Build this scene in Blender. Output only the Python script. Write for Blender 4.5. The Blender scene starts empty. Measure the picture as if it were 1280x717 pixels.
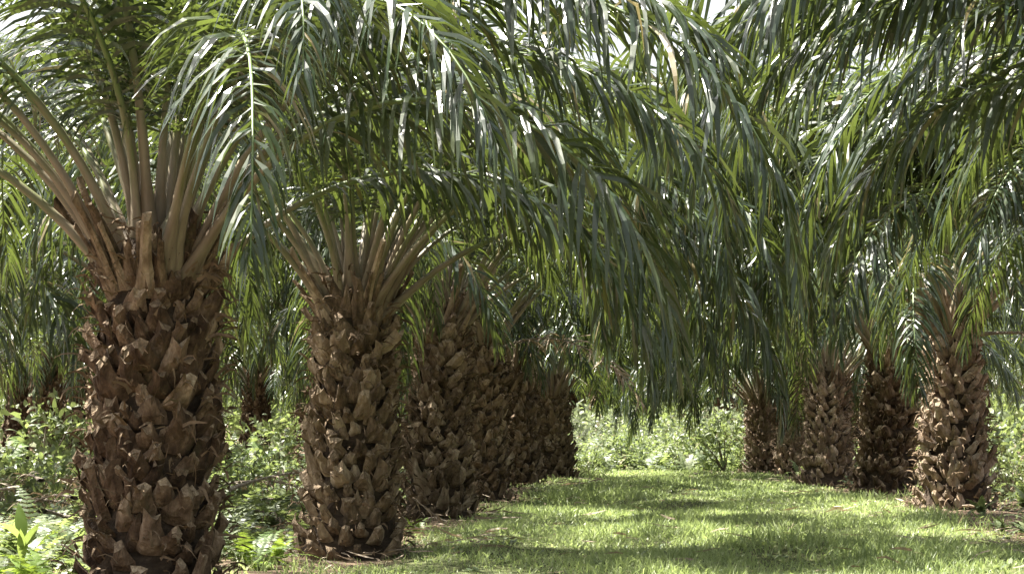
import bpy, math, random
import numpy as np
from mathutils import Vector, Matrix

C = bpy.context.scene.collection
SC = bpy.context.scene
R = math.radians

# ------------------------------------------------------------------ camera
FPX = 3000.0                       # focal length in pixels of the 1280 px wide picture
CAM_H = 1.25
HORIZON = 528.0
cam_d = bpy.data.cameras.new('camera')
cam_d.sensor_width = 36.0
cam_d.lens = FPX / 1280.0 * 36.0
cam_d.clip_start = 0.2
cam_d.clip_end = 3000.0
cam = bpy.data.objects.new('camera', cam_d)
C.objects.link(cam)
cam.location = (0, 0, CAM_H)
cam.rotation_euler = (R(90) + math.atan((HORIZON - 358.5) / FPX), 0, 0)
SC.camera = cam

# ------------------------------------------------------------------ sky and sun
SUN_AZ = R(-62)                    # from +Y (away from the camera) towards +X; negative is left
SUN_EL = R(63)
w = bpy.data.worlds.new('World')
SC.world = w
w.use_nodes = True
nt = w.node_tree
sky = nt.nodes.new('ShaderNodeTexSky')
sky.sky_type = 'NISHITA'
sky.sun_disc = False
sky.sun_elevation = SUN_EL
sky.sun_rotation = SUN_AZ
sky.air_density = 1.0
sky.dust_density = 5.0
sky.ozone_density = 0.0
nt.nodes['Background'].inputs['Strength'].default_value = 0.06
hs = nt.nodes.new('ShaderNodeHueSaturation')          # humid white tropical sky
hs.inputs['Saturation'].default_value = 0.3
nt.links.new(sky.outputs[0], hs.inputs['Color'])
nt.links.new(hs.outputs[0], nt.nodes['Background'].inputs['Color'])

S = Vector((math.sin(SUN_AZ) * math.cos(SUN_EL), math.cos(SUN_AZ) * math.cos(SUN_EL), math.sin(SUN_EL)))
sun_d = bpy.data.lights.new('sun', 'SUN')
sun_d.energy = 5.0
sun_d.angle = R(0.53)
sun_d.color = (1.0, 0.94, 0.84)
sun = bpy.data.objects.new('sun', sun_d)
C.objects.link(sun)
sun.location = (-20, 0, 30)
sun.rotation_euler = S.to_track_quat('Z', 'Y').to_euler()

SC.view_settings.view_transform = 'Standard'
SC.view_settings.look = 'None'
SC.view_settings.exposure = 2.5
SC.view_settings.gamma = 1.0
SC.cycles.max_bounces = 8
SC.cycles.diffuse_bounces = 4
SC.cycles.transmission_bounces = 4
SC.cycles.transparent_max_bounces = 4
try:
    SC.cycles.use_denoising = True
except Exception:
    pass

# ------------------------------------------------------------------ materials
def new_mat(name):
    m = bpy.data.materials.new(name)
    m.use_nodes = True
    m.node_tree.nodes.clear()
    return m, m.node_tree.nodes, m.node_tree.links

def ramp(N, stops):
    r = N.new('ShaderNodeValToRGB')
    el = r.color_ramp.elements
    while len(el) < len(stops):
        el.new(0.5)
    for e, (p, c) in zip(el, stops):
        e.position = p
        e.color = (c[0], c[1], c[2], 1)
    return r

def leaf_mat(name, stops, trans_col, trans=0.35, gloss=0.38, spec=0.5, hue_var=0.25):
    """blade material: per-leaflet attribute 'r' and per-object random pick the tint, 't' runs base to tip"""
    m, N, L = new_mat(name)
    out = N.new('ShaderNodeOutputMaterial')
    ar = N.new('ShaderNodeAttribute'); ar.attribute_name = 'r'
    at = N.new('ShaderNodeAttribute'); at.attribute_name = 't'
    oi = N.new('ShaderNodeObjectInfo')
    mx = N.new('ShaderNodeMath'); mx.operation = 'MULTIPLY_ADD'
    L.new(oi.outputs['Random'], mx.inputs[0]); mx.inputs[1].default_value = 0.45
    sc = N.new('ShaderNodeMath'); sc.operation = 'MULTIPLY'; sc.inputs[1].default_value = 0.55
    L.new(ar.outputs['Fac'], sc.inputs[0]); L.new(sc.outputs[0], mx.inputs[2])
    r = ramp(N, stops)
    L.new(mx.outputs[0], r.inputs[0])
    tc = N.new('ShaderNodeTexCoord')
    nz = N.new('ShaderNodeTexNoise'); nz.inputs['Scale'].default_value = 9.0; nz.inputs['Detail'].default_value = 4
    L.new(tc.outputs['Object'], nz.inputs['Vector'])
    # browned tips
    tipm = N.new('ShaderNodeMath'); tipm.operation = 'MULTIPLY_ADD'
    L.new(nz.outputs['Fac'], tipm.inputs[0]); tipm.inputs[1].default_value = 0.5
    L.new(at.outputs['Fac'], tipm.inputs[2])
    tr = ramp(N, [(0.0, (0, 0, 0)), (0.95, (0, 0, 0)), (1.25 / 1.3, (0.0, 0.0, 0.0)), (1.0, (0.55, 0.55, 0.55))])
    mul = N.new('ShaderNodeMath'); mul.operation = 'MULTIPLY'; mul.inputs[1].default_value = 0.72
    L.new(tipm.outputs[0], mul.inputs[0]); L.new(mul.outputs[0], tr.inputs[0])
    gt = N.new('ShaderNodeMath'); gt.operation = 'GREATER_THAN'; gt.inputs[1].default_value = 0.965
    L.new(ar.outputs['Fac'], gt.inputs[0])
    mxm = N.new('ShaderNodeMath'); mxm.operation = 'MAXIMUM'
    gs = N.new('ShaderNodeMath'); gs.operation = 'MULTIPLY'; gs.inputs[1].default_value = 0.75
    L.new(gt.outputs[0], gs.inputs[0]); L.new(gs.outputs[0], mxm.inputs[0]); L.new(tr.outputs[0], mxm.inputs[1])
    mixc = N.new('ShaderNodeMix'); mixc.data_type = 'RGBA'
    L.new(mxm.outputs[0], mixc.inputs[0]); L.new(r.outputs[0], mixc.inputs[6]); mixc.inputs[7].default_value = (0.16, 0.12, 0.05, 1)
    bs = N.new('ShaderNodeBsdfPrincipled')
    L.new(mixc.outputs[2], bs.inputs['Base Color'])
    rr = N.new('ShaderNodeMapRange')
    rr.inputs[3].default_value = gloss - 0.1; rr.inputs[4].default_value = gloss + 0.14
    L.new(nz.outputs['Fac'], rr.inputs[0]); L.new(rr.outputs[0], bs.inputs['Roughness'])
    bs.inputs['Specular IOR Level'].default_value = spec
    tb = N.new('ShaderNodeBsdfTranslucent')
    tcol = N.new('ShaderNodeMix'); tcol.data_type = 'RGBA'; tcol.blend_type = 'MULTIPLY'; tcol.inputs[0].default_value = 1.0
    rb = N.new('ShaderNodeMapRange'); rb.inputs[3].default_value = 0.65; rb.inputs[4].default_value = 1.25
    L.new(ar.outputs['Fac'], rb.inputs[0])
    tcol.inputs[6].default_value = (*trans_col, 1)
    L.new(rb.outputs[0], tcol.inputs[7])
    L.new(tcol.outputs[2], tb.inputs['Color'])
    ms = N.new('ShaderNodeMixShader'); ms.inputs[0].default_value = trans
    L.new(bs.outputs[0], ms.inputs[1]); L.new(tb.outputs[0], ms.inputs[2])
    L.new(ms.outputs[0], out.inputs['Surface'])
    return m

def bark_mat(name, stops, scale=(14, 14, 5), rough=0.9, bump=0.5, use_random=True, detail_scale=40):
    m, N, L = new_mat(name)
    out = N.new('ShaderNodeOutputMaterial')
    bs = N.new('ShaderNodeBsdfPrincipled')
    bs.inputs['Roughness'].default_value = rough
    bs.inputs['Specular IOR Level'].default_value = 0.2
    tc = N.new('ShaderNodeTexCoord')
    mp = N.new('ShaderNodeMapping'); mp.inputs['Scale'].default_value = scale
    oi = N.new('ShaderNodeObjectInfo')
    L.new(tc.outputs['Object'], mp.inputs['Vector'])
    va = N.new('ShaderNodeVectorMath'); va.operation = 'ADD'
    L.new(mp.outputs[0], va.inputs[0])
    vs = N.new('ShaderNodeVectorMath'); vs.operation = 'SCALE'; vs.inputs[3].default_value = 40
    cx = N.new('ShaderNodeCombineXYZ')
    for k in range(3): L.new(oi.outputs['Random'], cx.inputs[k])
    L.new(cx.outputs[0], vs.inputs[0]); L.new(vs.outputs[0], va.inputs[1])
    n1 = N.new('ShaderNodeTexNoise'); n1.inputs['Scale'].default_value = 1.0; n1.inputs['Detail'].default_value = 6; n1.inputs['Roughness'].default_value = 0.65
    L.new(va.outputs[0], n1.inputs['Vector'])
    n2 = N.new('ShaderNodeTexNoise'); n2.inputs['Scale'].default_value = detail_scale; n2.inputs['Detail'].default_value = 5
    L.new(tc.outputs['Object'], n2.inputs['Vector'])
    ad = N.new('ShaderNodeMath'); ad.operation = 'MULTIPLY_ADD'
    L.new(oi.outputs['Random'], ad.inputs[0]); ad.inputs[1].default_value = 0.5 if use_random else 0.0
    sb = N.new('ShaderNodeMath'); sb.operation = 'MULTIPLY_ADD'; sb.inputs[1].default_value = 1.7; sb.inputs[2].default_value = -0.62 if use_random else -0.3
    L.new(n1.outputs['Fac'], sb.inputs[0]); L.new(sb.outputs[0], ad.inputs[2])
    r = ramp(N, stops)
    L.new(ad.outputs[0], r.inputs[0])
    ge = N.new('ShaderNodeNewGeometry')
    n3 = N.new('ShaderNodeTexNoise'); n3.inputs['Scale'].default_value = 2.6; n3.inputs['Detail'].default_value = 7; n3.inputs['Roughness'].default_value = 0.7
    L.new(ge.outputs['Position'], n3.inputs['Vector'])
    mr = ramp(N, [(0.0, (0, 0, 0)), (0.56, (0, 0, 0)), (0.70, (0.55, 0.55, 0.55)), (1.0, (0.6, 0.6, 0.6))])
    L.new(n3.outputs['Fac'], mr.inputs[0])
    mo = N.new('ShaderNodeMix'); mo.data_type = 'RGBA'
    L.new(mr.outputs[0], mo.inputs[0]); L.new(r.outputs[0], mo.inputs[6]); mo.inputs[7].default_value = (0.062, 0.066, 0.030, 1)
    L.new(mo.outputs[2], bs.inputs['Base Color'])
    bp = N.new('ShaderNodeBump'); bp.inputs['Strength'].default_value = bump; bp.inputs['Distance'].default_value = 0.02
    L.new(n2.outputs['Fac'], bp.inputs['Height']); L.new(bp.outputs[0], bs.inputs['Normal'])
    L.new(bs.outputs[0], out.inputs['Surface'])
    return m

def petiole_mat():
    """attribute t: 0 at the trunk, 1 at the frond tip"""
    m, N, L = new_mat('petiole')
    out = N.new('ShaderNodeOutputMaterial')
    bs = N.new('ShaderNodeBsdfPrincipled'); bs.inputs['Roughness'].default_value = 0.5
    at = N.new('ShaderNodeAttribute'); at.attribute_name = 't'
    tc = N.new('ShaderNodeTexCoord')
    nz = N.new('ShaderNodeTexNoise'); nz.inputs['Scale'].default_value = 9; nz.inputs['Detail'].default_value = 6
    mpp = N.new('ShaderNodeMapping'); mpp.inputs['Scale'].default_value = (0.5, 3.0, 0.5)
    L.new(tc.outputs['Object'], mpp.inputs['Vector']); L.new(mpp.outputs[0], nz.inputs['Vector'])
    oi = N.new('ShaderNodeObjectInfo')
    ma = N.new('ShaderNodeMath'); ma.operation = 'MULTIPLY_ADD'; ma.inputs[1].default_value = 0.42
    L.new(nz.outputs['Fac'], ma.inputs[0]); L.new(at.outputs['Fac'], ma.inputs[2])
    mb = N.new('ShaderNodeMath'); mb.operation = 'MULTIPLY_ADD'; mb.inputs[1].default_value = 0.14
    L.new(oi.outputs['Random'], mb.inputs[0]); L.new(ma.outputs[0], mb.inputs[2])
    r = ramp(N, [(0.0, (0.045, 0.030, 0.020)), (0.12, (0.085, 0.060, 0.040)), (0.24, (0.155, 0.118, 0.082)), (0.36, (0.22, 0.185, 0.13)), (0.48, (0.14, 0.14, 0.07)), (0.6, (0.12, 0.17, 0.05)), (1.0, (0.10, 0.15, 0.045))])
    L.new(mb.outputs[0], r.inputs[0]); L.new(r.outputs[0], bs.inputs['Base Color'])
    bp = N.new('ShaderNodeBump'); bp.inputs['Strength'].default_value = 0.3; bp.inputs['Distance'].default_value = 0.01
    L.new(nz.outputs['Fac'], bp.inputs['Height']); L.new(bp.outputs[0], bs.inputs['Normal'])
    L.new(bs.outputs[0], out.inputs['Surface'])
    return m

M = {}
M['leaf'] = leaf_mat('palm_leaf', [(0.0, (0.013, 0.025, 0.017)), (0.35, (0.021, 0.037, 0.021)), (0.7, (0.033, 0.050, 0.024)), (1.0, (0.062, 0.078, 0.036))], (0.18, 0.24, 0.045), 0.19, 0.28, 0.55)
M['dead_leaf'] = leaf_mat('dry_palm_leaf', [(0.0, (0.17, 0.12, 0.08)), (0.4, (0.27, 0.21, 0.15)), (0.75, (0.36, 0.31, 0.24)), (1.0, (0.42, 0.38, 0.28))], (0.30, 0.22, 0.12), 0.18, 0.6, 0.3)
M['herb'] = leaf_mat('undergrowth_leaf', [(0.0, (0.05, 0.080, 0.038)), (0.4, (0.085, 0.12, 0.058)), (0.8, (0.15, 0.18, 0.09)), (1.0, (0.27, 0.27, 0.17))], (0.26, 0.33, 0.10), 0.36, 0.45, 0.45)
M['fern'] = leaf_mat('fern_leaf', [(0.0, (0.05, 0.10, 0.022)), (0.5, (0.085, 0.15, 0.03)), (1.0, (0.14, 0.20, 0.05))], (0.33, 0.46, 0.06), 0.36, 0.45, 0.4)
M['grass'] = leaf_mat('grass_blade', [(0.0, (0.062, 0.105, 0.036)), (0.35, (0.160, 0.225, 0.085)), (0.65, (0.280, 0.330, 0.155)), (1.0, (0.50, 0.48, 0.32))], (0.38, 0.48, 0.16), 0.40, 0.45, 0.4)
M['broad'] = leaf_mat('broad_leaf', [(0.0, (0.09, 0.16, 0.035)), (1.0, (0.14, 0.21, 0.05))], (0.34, 0.44, 0.10), 0.38, 0.4, 0.4)
M['petiole'] = petiole_mat()
M['core'] = bark_mat('trunk_core', [(0.0, (0.018, 0.013, 0.010)), (0.5, (0.042, 0.030, 0.021)), (1.0, (0.09, 0.066, 0.045))], (9, 9, 20), 0.95, 0.9, False)
M['boot'] = bark_mat('leaf_base_bark', [(0.0, (0.018, 0.012, 0.008)), (0.25, (0.052, 0.033, 0.021)), (0.5, (0.110, 0.073, 0.046)), (0.75, (0.21, 0.15, 0.10)), (1.0, (0.42, 0.33, 0.24))], (9, 9, 3.5), 0.88, 0.8)
M['boot_sunlit'] = bark_mat('sunlit_leaf_base_bark', [(0.0, (0.06, 0.042, 0.030)), (0.25, (0.15, 0.11, 0.08)), (0.5, (0.27, 0.205, 0.15)), (0.75, (0.40, 0.33, 0.26)), (1.0, (0.55, 0.48, 0.39))], (9, 9, 3.5), 0.88, 0.8)  # lighter copy of the leaf base bark; direct sunlight put into its colour
M['boot_tan'] = bark_mat('sunlit_tan_leaf_base_bark', [(0.0, (0.035, 0.025, 0.016)), (0.25, (0.10, 0.072, 0.046)), (0.5, (0.19, 0.14, 0.092)), (0.75, (0.31, 0.245, 0.17)), (1.0, (0.48, 0.40, 0.30))], (9, 9, 3.5), 0.88, 0.8)  # bark copy lightened towards tan: sun on left-row trunks put into its colour
M['cut'] = bark_mat('leaf_base_cut', [(0.0, (0.06, 0.042, 0.028)), (0.4, (0.17, 0.125, 0.085)), (0.75, (0.32, 0.25, 0.17)), (1.0, (0.48, 0.40, 0.30))], (30, 30, 30), 0.92, 0.7)
M['fibre'] = bark_mat('fibre', [(0.0, (0.025, 0.017, 0.010)), (1.0, (0.19, 0.135, 0.085))], (10, 10, 10), 0.9, 0.3)
M['fruit'] = bark_mat('fruit', [(0.0, (0.02, 0.01, 0.008)), (0.5, (0.07, 0.022, 0.012)), (1.0, (0.18, 0.06, 0.02))], (30, 30, 30), 0.5, 0.3)
M['wood'] = bark_mat('dead_wood', [(0.0, (0.07, 0.055, 0.045)), (0.5, (0.18, 0.15, 0.12)), (1.0, (0.38, 0.34, 0.29))], (20, 20, 6), 0.9, 0.6)

def ground_mat():
    m, N, L = new_mat('plantation_ground')
    out = N.new('ShaderNodeOutputMaterial')
    bs = N.new('ShaderNodeBsdfPrincipled'); bs.inputs['Roughness'].default_value = 0.95; bs.inputs['Specular IOR Level'].default_value = 0.15
    tc = N.new('ShaderNodeTexCoord')
    n1 = N.new('ShaderNodeTexNoise'); n1.inputs['Scale'].default_value = 0.5; n1.inputs['Detail'].default_value = 8; n1.inputs['Roughness'].default_value = 0.7
    n2 = N.new('ShaderNodeTexNoise'); n2.inputs['Scale'].default_value = 6; n2.inputs['Detail'].default_value = 6; n2.inputs['Roughness'].default_value = 0.7
    L.new(tc.outputs['Object'], n1.inputs['Vector']); L.new(tc.outputs['Object'], n2.inputs['Vector'])
    at = N.new('ShaderNodeAttribute'); at.attribute_name = 'grassy'
    ad = N.new('ShaderNodeMath'); ad.operation = 'ADD'
    L.new(n1.outputs['Fac'], ad.inputs[0]); L.new(at.outputs['Fac'], ad.inputs[1])
    fac = ramp(N, [(0.0, (0, 0, 0)), (0.55, (0, 0, 0)), (0.95, (1, 1, 1)), (1.0, (1, 1, 1))])
    L.new(ad.outputs[0], fac.inputs[0])
    soil = ramp(N, [(0.2, (0.045, 0.030, 0.020)), (0.5, (0.12, 0.085, 0.058)), (0.8, (0.23, 0.175, 0.125))])
    grs = ramp(N, [(0.2, (0.030, 0.038, 0.016)), (0.5, (0.060, 0.070, 0.028)), (0.8, (0.12, 0.12, 0.055))])
    L.new(n2.outputs['Fac'], soil.inputs[0]); L.new(n2.outputs['Fac'], grs.inputs[0])
    mx = N.new('ShaderNodeMix'); mx.data_type = 'RGBA'
    L.new(fac.outputs[0], mx.inputs[0]); L.new(soil.outputs[0], mx.inputs[6]); L.new(grs.outputs[0], mx.inputs[7])
    L.new(mx.outputs[2], bs.inputs['Base Color'])
    bp = N.new('ShaderNodeBump'); bp.inputs['Strength'].default_value = 0.7; bp.inputs['Distance'].default_value = 0.05
    L.new(n2.outputs['Fac'], bp.inputs['Height']); L.new(bp.outputs[0], bs.inputs['Normal'])
    L.new(bs.outputs[0], out.inputs['Surface'])
    return m
M['ground'] = ground_mat()

# ------------------------------------------------------------------ mesh helpers
def np_mesh(name, V, F, mats, mi=None, attrs=None, smooth=False):
    """V (n,3), F (m,4) or (m,3) arrays -> mesh"""
    V = np.asarray(V, dtype=np.float32); F = np.asarray(F, dtype=np.int32)
    k = F.shape[1]
    me = bpy.data.meshes.new(name)
    me.vertices.add(len(V)); me.vertices.foreach_set('co', V.ravel())
    me.loops.add(F.size); me.loops.foreach_set('vertex_index', F.ravel())
    me.polygons.add(len(F))
    me.polygons.foreach_set('loop_start', np.arange(0, F.size, k, dtype=np.int32))
    me.polygons.foreach_set('loop_total', np.full(len(F), k, dtype=np.int32))
    for m in (mats if isinstance(mats, (list, tuple)) else [mats]):
        me.materials.append(m)
    if mi is not None:
        me.polygons.foreach_set('material_index', np.asarray(mi, dtype=np.int32))
    me.polygons.foreach_set('use_smooth', np.full(len(F), smooth, dtype=bool))
    for an, av in (attrs or {}).items():
        a = me.attributes.new(an, 'FLOAT', 'POINT')
        a.data.foreach_set('value', np.asarray(av, dtype=np.float32))
    me.update(calc_edges=True)
    return me

def link(name, me, parent=None, loc=(0, 0, 0), rot=(0, 0, 0), scale=(1, 1, 1), kind=None):
    o = bpy.data.objects.new(name, me)
    C.objects.link(o)
    if parent is not None: o.parent = parent
    o.location = loc; o.rotation_euler = rot; o.scale = scale
    if kind: o['kind'] = kind
    return o

def tag(o, label=None, cat=None, group=None, kind=None):
    if label: o['label'] = label
    if cat: o['category'] = cat
    if group: o['group'] = group
    if kind: o['kind'] = kind
    return o

def norm(a):
    return a / np.maximum(np.linalg.norm(a, axis=-1, keepdims=True), 1e-9)

class Buf:
    """collects quads with per-vertex attributes r, t and a material index"""
    def __init__(s): s.V, s.F, s.r, s.t, s.mi, s.n = [], [], [], [], [], 0
    def add(s, V, F, r, t, mi=0):
        V = np.asarray(V, float); F = np.asarray(F, int)
        s.V.append(V); s.F.append(F + s.n); s.n += len(V)
        s.r.append(np.broadcast_to(np.asarray(r, float), (len(V),))); s.t.append(np.broadcast_to(np.asarray(t, float), (len(V),)))
        s.mi.append(np.full(len(F), mi))
    def mesh(s, name, mats, smooth=False):
        return np_mesh(name, np.concatenate(s.V), np.concatenate(s.F), mats, np.concatenate(s.mi), {'r': np.concatenate(s.r), 't': np.concatenate(s.t)}, smooth)

def strips(P0, D0, W0, length, width, grav, rng, nseg=4, prof=None, wob=0.0):
    """n leaf blades grown from P0 along D0, bending down; returns V (n,2*(nseg+1),3), t"""
    n = len(P0)
    prof = np.array(prof if prof is not None else [0.45, 1.0, 0.95, 0.66, 0.04])
    P = P0.copy(); D = norm(D0); rows = []
    seg = (length / nseg)[:, None]
    for k in range(nseg + 1):
        W = norm(W0 - (W0 * D).sum(1, keepdims=True) * D)
        h = (width * prof[k] * 0.5)[:, None]
        rows.append(P - W * h); rows.append(P + W * h)
        P = P + D * seg
        D = norm(D + np.array([0, 0, -1.0]) * grav[:, None] + wob * rng.normal(size=(n, 3)))
    V = np.stack(rows, 1)
    t = np.repeat(np.linspace(0, 1, nseg + 1), 2)
    return V, t

def strip_faces(n, nseg=4):
    b = np.array([[2 * k, 2 * k + 1, 2 * k + 3, 2 * k + 2] for k in range(nseg)])
    return (b[None] + (np.arange(n) * 2 * (nseg + 1))[:, None, None]).reshape(-1, 4)

def tube(path, rw, rh, ref, ns=6):
    """swept ellipse: rw half-width along the side vector, rh half-height along the other"""
    path = np.asarray(path, float); n = len(path)
    T = norm(np.gradient(path, axis=0))
    Sd = norm(np.cross(T, np.asarray(ref, float)[None]) + 1e-9)
    Nn = norm(np.cross(Sd, T))
    a = np.linspace(0, 2 * math.pi, ns, endpoint=False)
    V = path[:, None] + np.asarray(rw)[:, None, None] * np.cos(a)[None, :, None] * Sd[:, None] + np.asarray(rh)[:, None, None] * np.sin(a)[None, :, None] * Nn[:, None]
    F = [[i * ns + j, i * ns + (j + 1) % ns, (i + 1) * ns + (j + 1) % ns, (i + 1) * ns + j] for i in range(n - 1) for j in range(ns)]
    tt = np.repeat(np.linspace(0, 1, n), ns)
    return V.reshape(-1, 3), np.array(F), tt

# ------------------------------------------------------------------ fronds
def frond_curve(e0, drop, length, n=22, sway=0.0, power=1.25):
    s = np.linspace(0, 1, n)
    e = R(e0) - R(drop) * s ** power
    az = sway * s ** 1.5
    d = np.stack([np.cos(e) * np.cos(az), np.cos(e) * np.sin(az), np.sin(e)], 1)
    seg = length / (n - 1)
    P = np.zeros((n, 3)); P[1:] = np.cumsum((d[:-1] + d[1:]) * 0.5 * seg, 0)
    return s, P, norm(d)

def make_frond(seed, e0, drop, length, nl=92, dead=False, llen=0.84, petiole=0.2, sway=None, grav=0.36, nseg=4, wid=0.038):
    """returns rachis arrays and leaflet arrays, local frame: x outward, z up"""
    rng = np.random.default_rng(seed)
    sw = rng.uniform(-0.35, 0.35) if sway is None else sway
    s, P, T = frond_curve(e0, drop, length, sway=sw)
    hw = np.interp(s, [0, 0.035, 0.09, 0.2, 0.6, 1], [0.11, 0.064, 0.038, 0.028, 0.015, 0.004])
    hh = np.interp(s, [0, 0.035, 0.09, 0.2, 0.6, 1], [0.05, 0.042, 0.032, 0.026, 0.014, 0.004])
    if dead: hw *= 0.85; hh *= 0.8
    V, F, tt = tube(P, hw, hh, (0, 0, 1), 6)
    # leaflets
    base = np.linspace(petiole, 0.995, nl)
    u = np.concatenate([base, base + 0.4 / nl]) + rng.normal(0, 0.0022, 2 * nl)
    u = np.clip(u, petiole, 1.0)
    side = np.concatenate([np.ones(nl), -np.ones(nl)])
    keep = rng.random(2 * nl) > (0.22 if dead else 0.05)
    u, side = u[keep], side[keep]
    n = len(u)
    idx = lambda A: np.stack([np.interp(u, s, A[:, k]) for k in range(3)], 1)
    P0, T0 = idx(P), norm(idx(T))
    Sd = norm(np.cross(T0, np.array([[0, 0, 1.0]]) + 0 * T0))
    # near the vertical spear the side vector needs a fallback
    Nn = norm(np.cross(Sd, T0))
    v = (u - petiole) / (1 - petiole)
    L = llen * np.interp(v, [0, 0.08, 0.3, 0.6, 0.85, 1], [0.40, 0.70, 1.0, 0.95, 0.62, 0.34]) * rng.uniform(0.86, 1.1, n)
    ang = np.radians(np.interp(v, [0, 0.2, 0.7, 1], [72, 62, 46, 20])) + rng.normal(0, 0.09, n)
    pl = np.radians(rng.choice([28.0, 2.0, -22.0], n)) + rng.normal(0, 0.12, n)     # ranks of leaflets in different planes
    D0 = np.cos(ang)[:, None] * T0 + np.sin(ang)[:, None] * (np.cos(pl)[:, None] * side[:, None] * Sd + np.sin(pl)[:, None] * Nn)
    W0 = T0 + 0.35 * rng.normal(size=(n, 3))
    g = grav * rng.uniform(0.65, 1.35, n) * np.interp(v, [0, 0.5, 1], [0.9, 1.05, 0.8])
    if dead: g = g * 1.2; L = L * rng.uniform(0.5, 1.0, n)
    W = wid * np.interp(v, [0, 0.15, 0.7, 1], [0.55, 1.0, 0.95, 0.6]) * rng.uniform(0.8, 1.15, n)
    LV, lt = strips(P0, D0, W0, L, W, g, rng, nseg, prof=None if nseg == 4 else np.interp(np.linspace(0, 1, nseg + 1), [0, .25, .5, .75, 1], [.45, 1, .95, .66, .04]), wob=0.05 if not dead else 0.16)
    lr = np.clip(rng.random(n), 0, 1)
    return dict(V=V, F=F, t=tt, LV=LV, lt=lt, lr=lr, nseg=nseg)

# spines along the bare petiole edges
def add_spines(buf, fd, seed):
    pass

def frond_meshes(name, fd, leafmat, petmat, split=True):
    if split:
        b = Buf(); b.add(fd['V'], fd['F'], 0.5, fd['t'])
        m1 = b.mesh(name, petmat, True)
        n = len(fd['LV'])
        b = Buf(); b.add(fd['LV'].reshape(-1, 3), strip_faces(n, fd['nseg']), np.repeat(fd['lr'], 2 * (fd['nseg'] + 1)), np.tile(fd['lt'], n))
        return m1, b.mesh('leaflets', leafmat)
    b = Buf(); b.add(fd['V'], fd['F'], 0.5, fd['t'], 0)
    n = len(fd['LV'])
    b.add(fd['LV'].reshape(-1, 3), strip_faces(n, fd['nseg']), np.repeat(fd['lr'], 2 * (fd['nseg'] + 1)), np.tile(fd['lt'], n), 1)
    return b.mesh(name, [petmat, leafmat])

# age classes, youngest first: (e0, drop, length)
CLASSES = [(87, 28, 3.6), (83, 66, 4.4), (77, 98, 4.9), (71, 118, 5.2), (65, 132, 5.3), (58, 140, 5.2), (51, 138, 4.8), (72, 158, 6.9), (66, 156, 6.5)]   # the last two: long fronds that arch over the strip and hang
NVAR = 4
FR_DATA, FR_MESH, FR_FAR = {}, {}, {}
for ci, (e0, dr, ln) in enumerate(CLASSES):
    for k in range(NVAR):
        rj = random.Random(ci * 10 + k)
        fd = make_frond(100 + ci * 10 + k, e0 + rj.uniform(-3, 3), dr + rj.uniform(-7, 7), ln * rj.uniform(0.94, 1.06), grav=(0.10, 0.3, 0.38, 0.45, 0.55, 0.6, 0.6, 0.62, 0.62)[ci], petiole=0.25 if ci > 2 else 0.2)
        FR_DATA[ci, k] = fd
        FR_MESH[ci, k] = frond_meshes('frond', fd, M['leaf'], M['petiole'])
        if k < 3:
            ff = make_frond(100 + ci * 10 + k, e0 + rj.uniform(-3, 3), dr + rj.uniform(-7, 7), ln * rj.uniform(0.94, 1.06), nl=60, nseg=3, wid=0.05, grav=0.56, petiole=0.25 if ci > 2 else 0.2)
            FR_FAR[ci, k] = frond_meshes('frond', ff, M['leaf'], M['petiole'], False)
DEAD = []
for k in range(4):
    fd = make_frond(900 + k, 30 - 8 * k, 60 + 10 * k, 3.6, nl=44, dead=True, llen=0.7, petiole=0.15)
    DEAD.append(frond_meshes('dry_frond', fd, M['dead_leaf'], M['wood']))
STALKS = []
for k in range(5):
    rk = np.random.default_rng(60 + k)
    s_, P_, T_ = frond_curve(rk.uniform(62, 76), rk.uniform(5, 16), rk.uniform(0.6, 1.0), 8, rk.uniform(-.2, .2))
    Vk, Fk, tk = tube(P_, np.interp(s_, [0, .15, .4, 1], [.105, .07, .045, .034]), np.interp(s_, [0, .3, 1], [.05, .036, .024]), (0, 0, 1), 6)
    Vk[-6:, 2] += rk.uniform(-.04, .04, 6)
    bk = Buf(); bk.add(Vk, Fk, .5, tk * .10); e = len(Vk) - 6
    bk.add(Vk[-6:], [[0, 1, 2, 3], [0, 3, 4, 5]], .5, .07)
    STALKS.append(bk.mesh('cut_stalk', M['boot_tan'], False))
LEAFLET_MESH = {}
def leaflet_meshes(key):
    """every leaflet of one frond variant as a mesh of its own (shared by all palms that use it)"""
    if key not in LEAFLET_MESH:
        fd = FR_DATA[key]; out = []
        for i in range(len(fd['LV'])):
            o = fd['LV'][i][:2].mean(0)
            b = Buf(); b.add(fd['LV'][i] - o, strip_faces(1, fd['nseg']), fd['lr'][i], fd['lt'])
            out.append((o, b.mesh('leaflet', M['leaf'])))
        LEAFLET_MESH[key] = out
    return LEAFLET_MESH[key]

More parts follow.
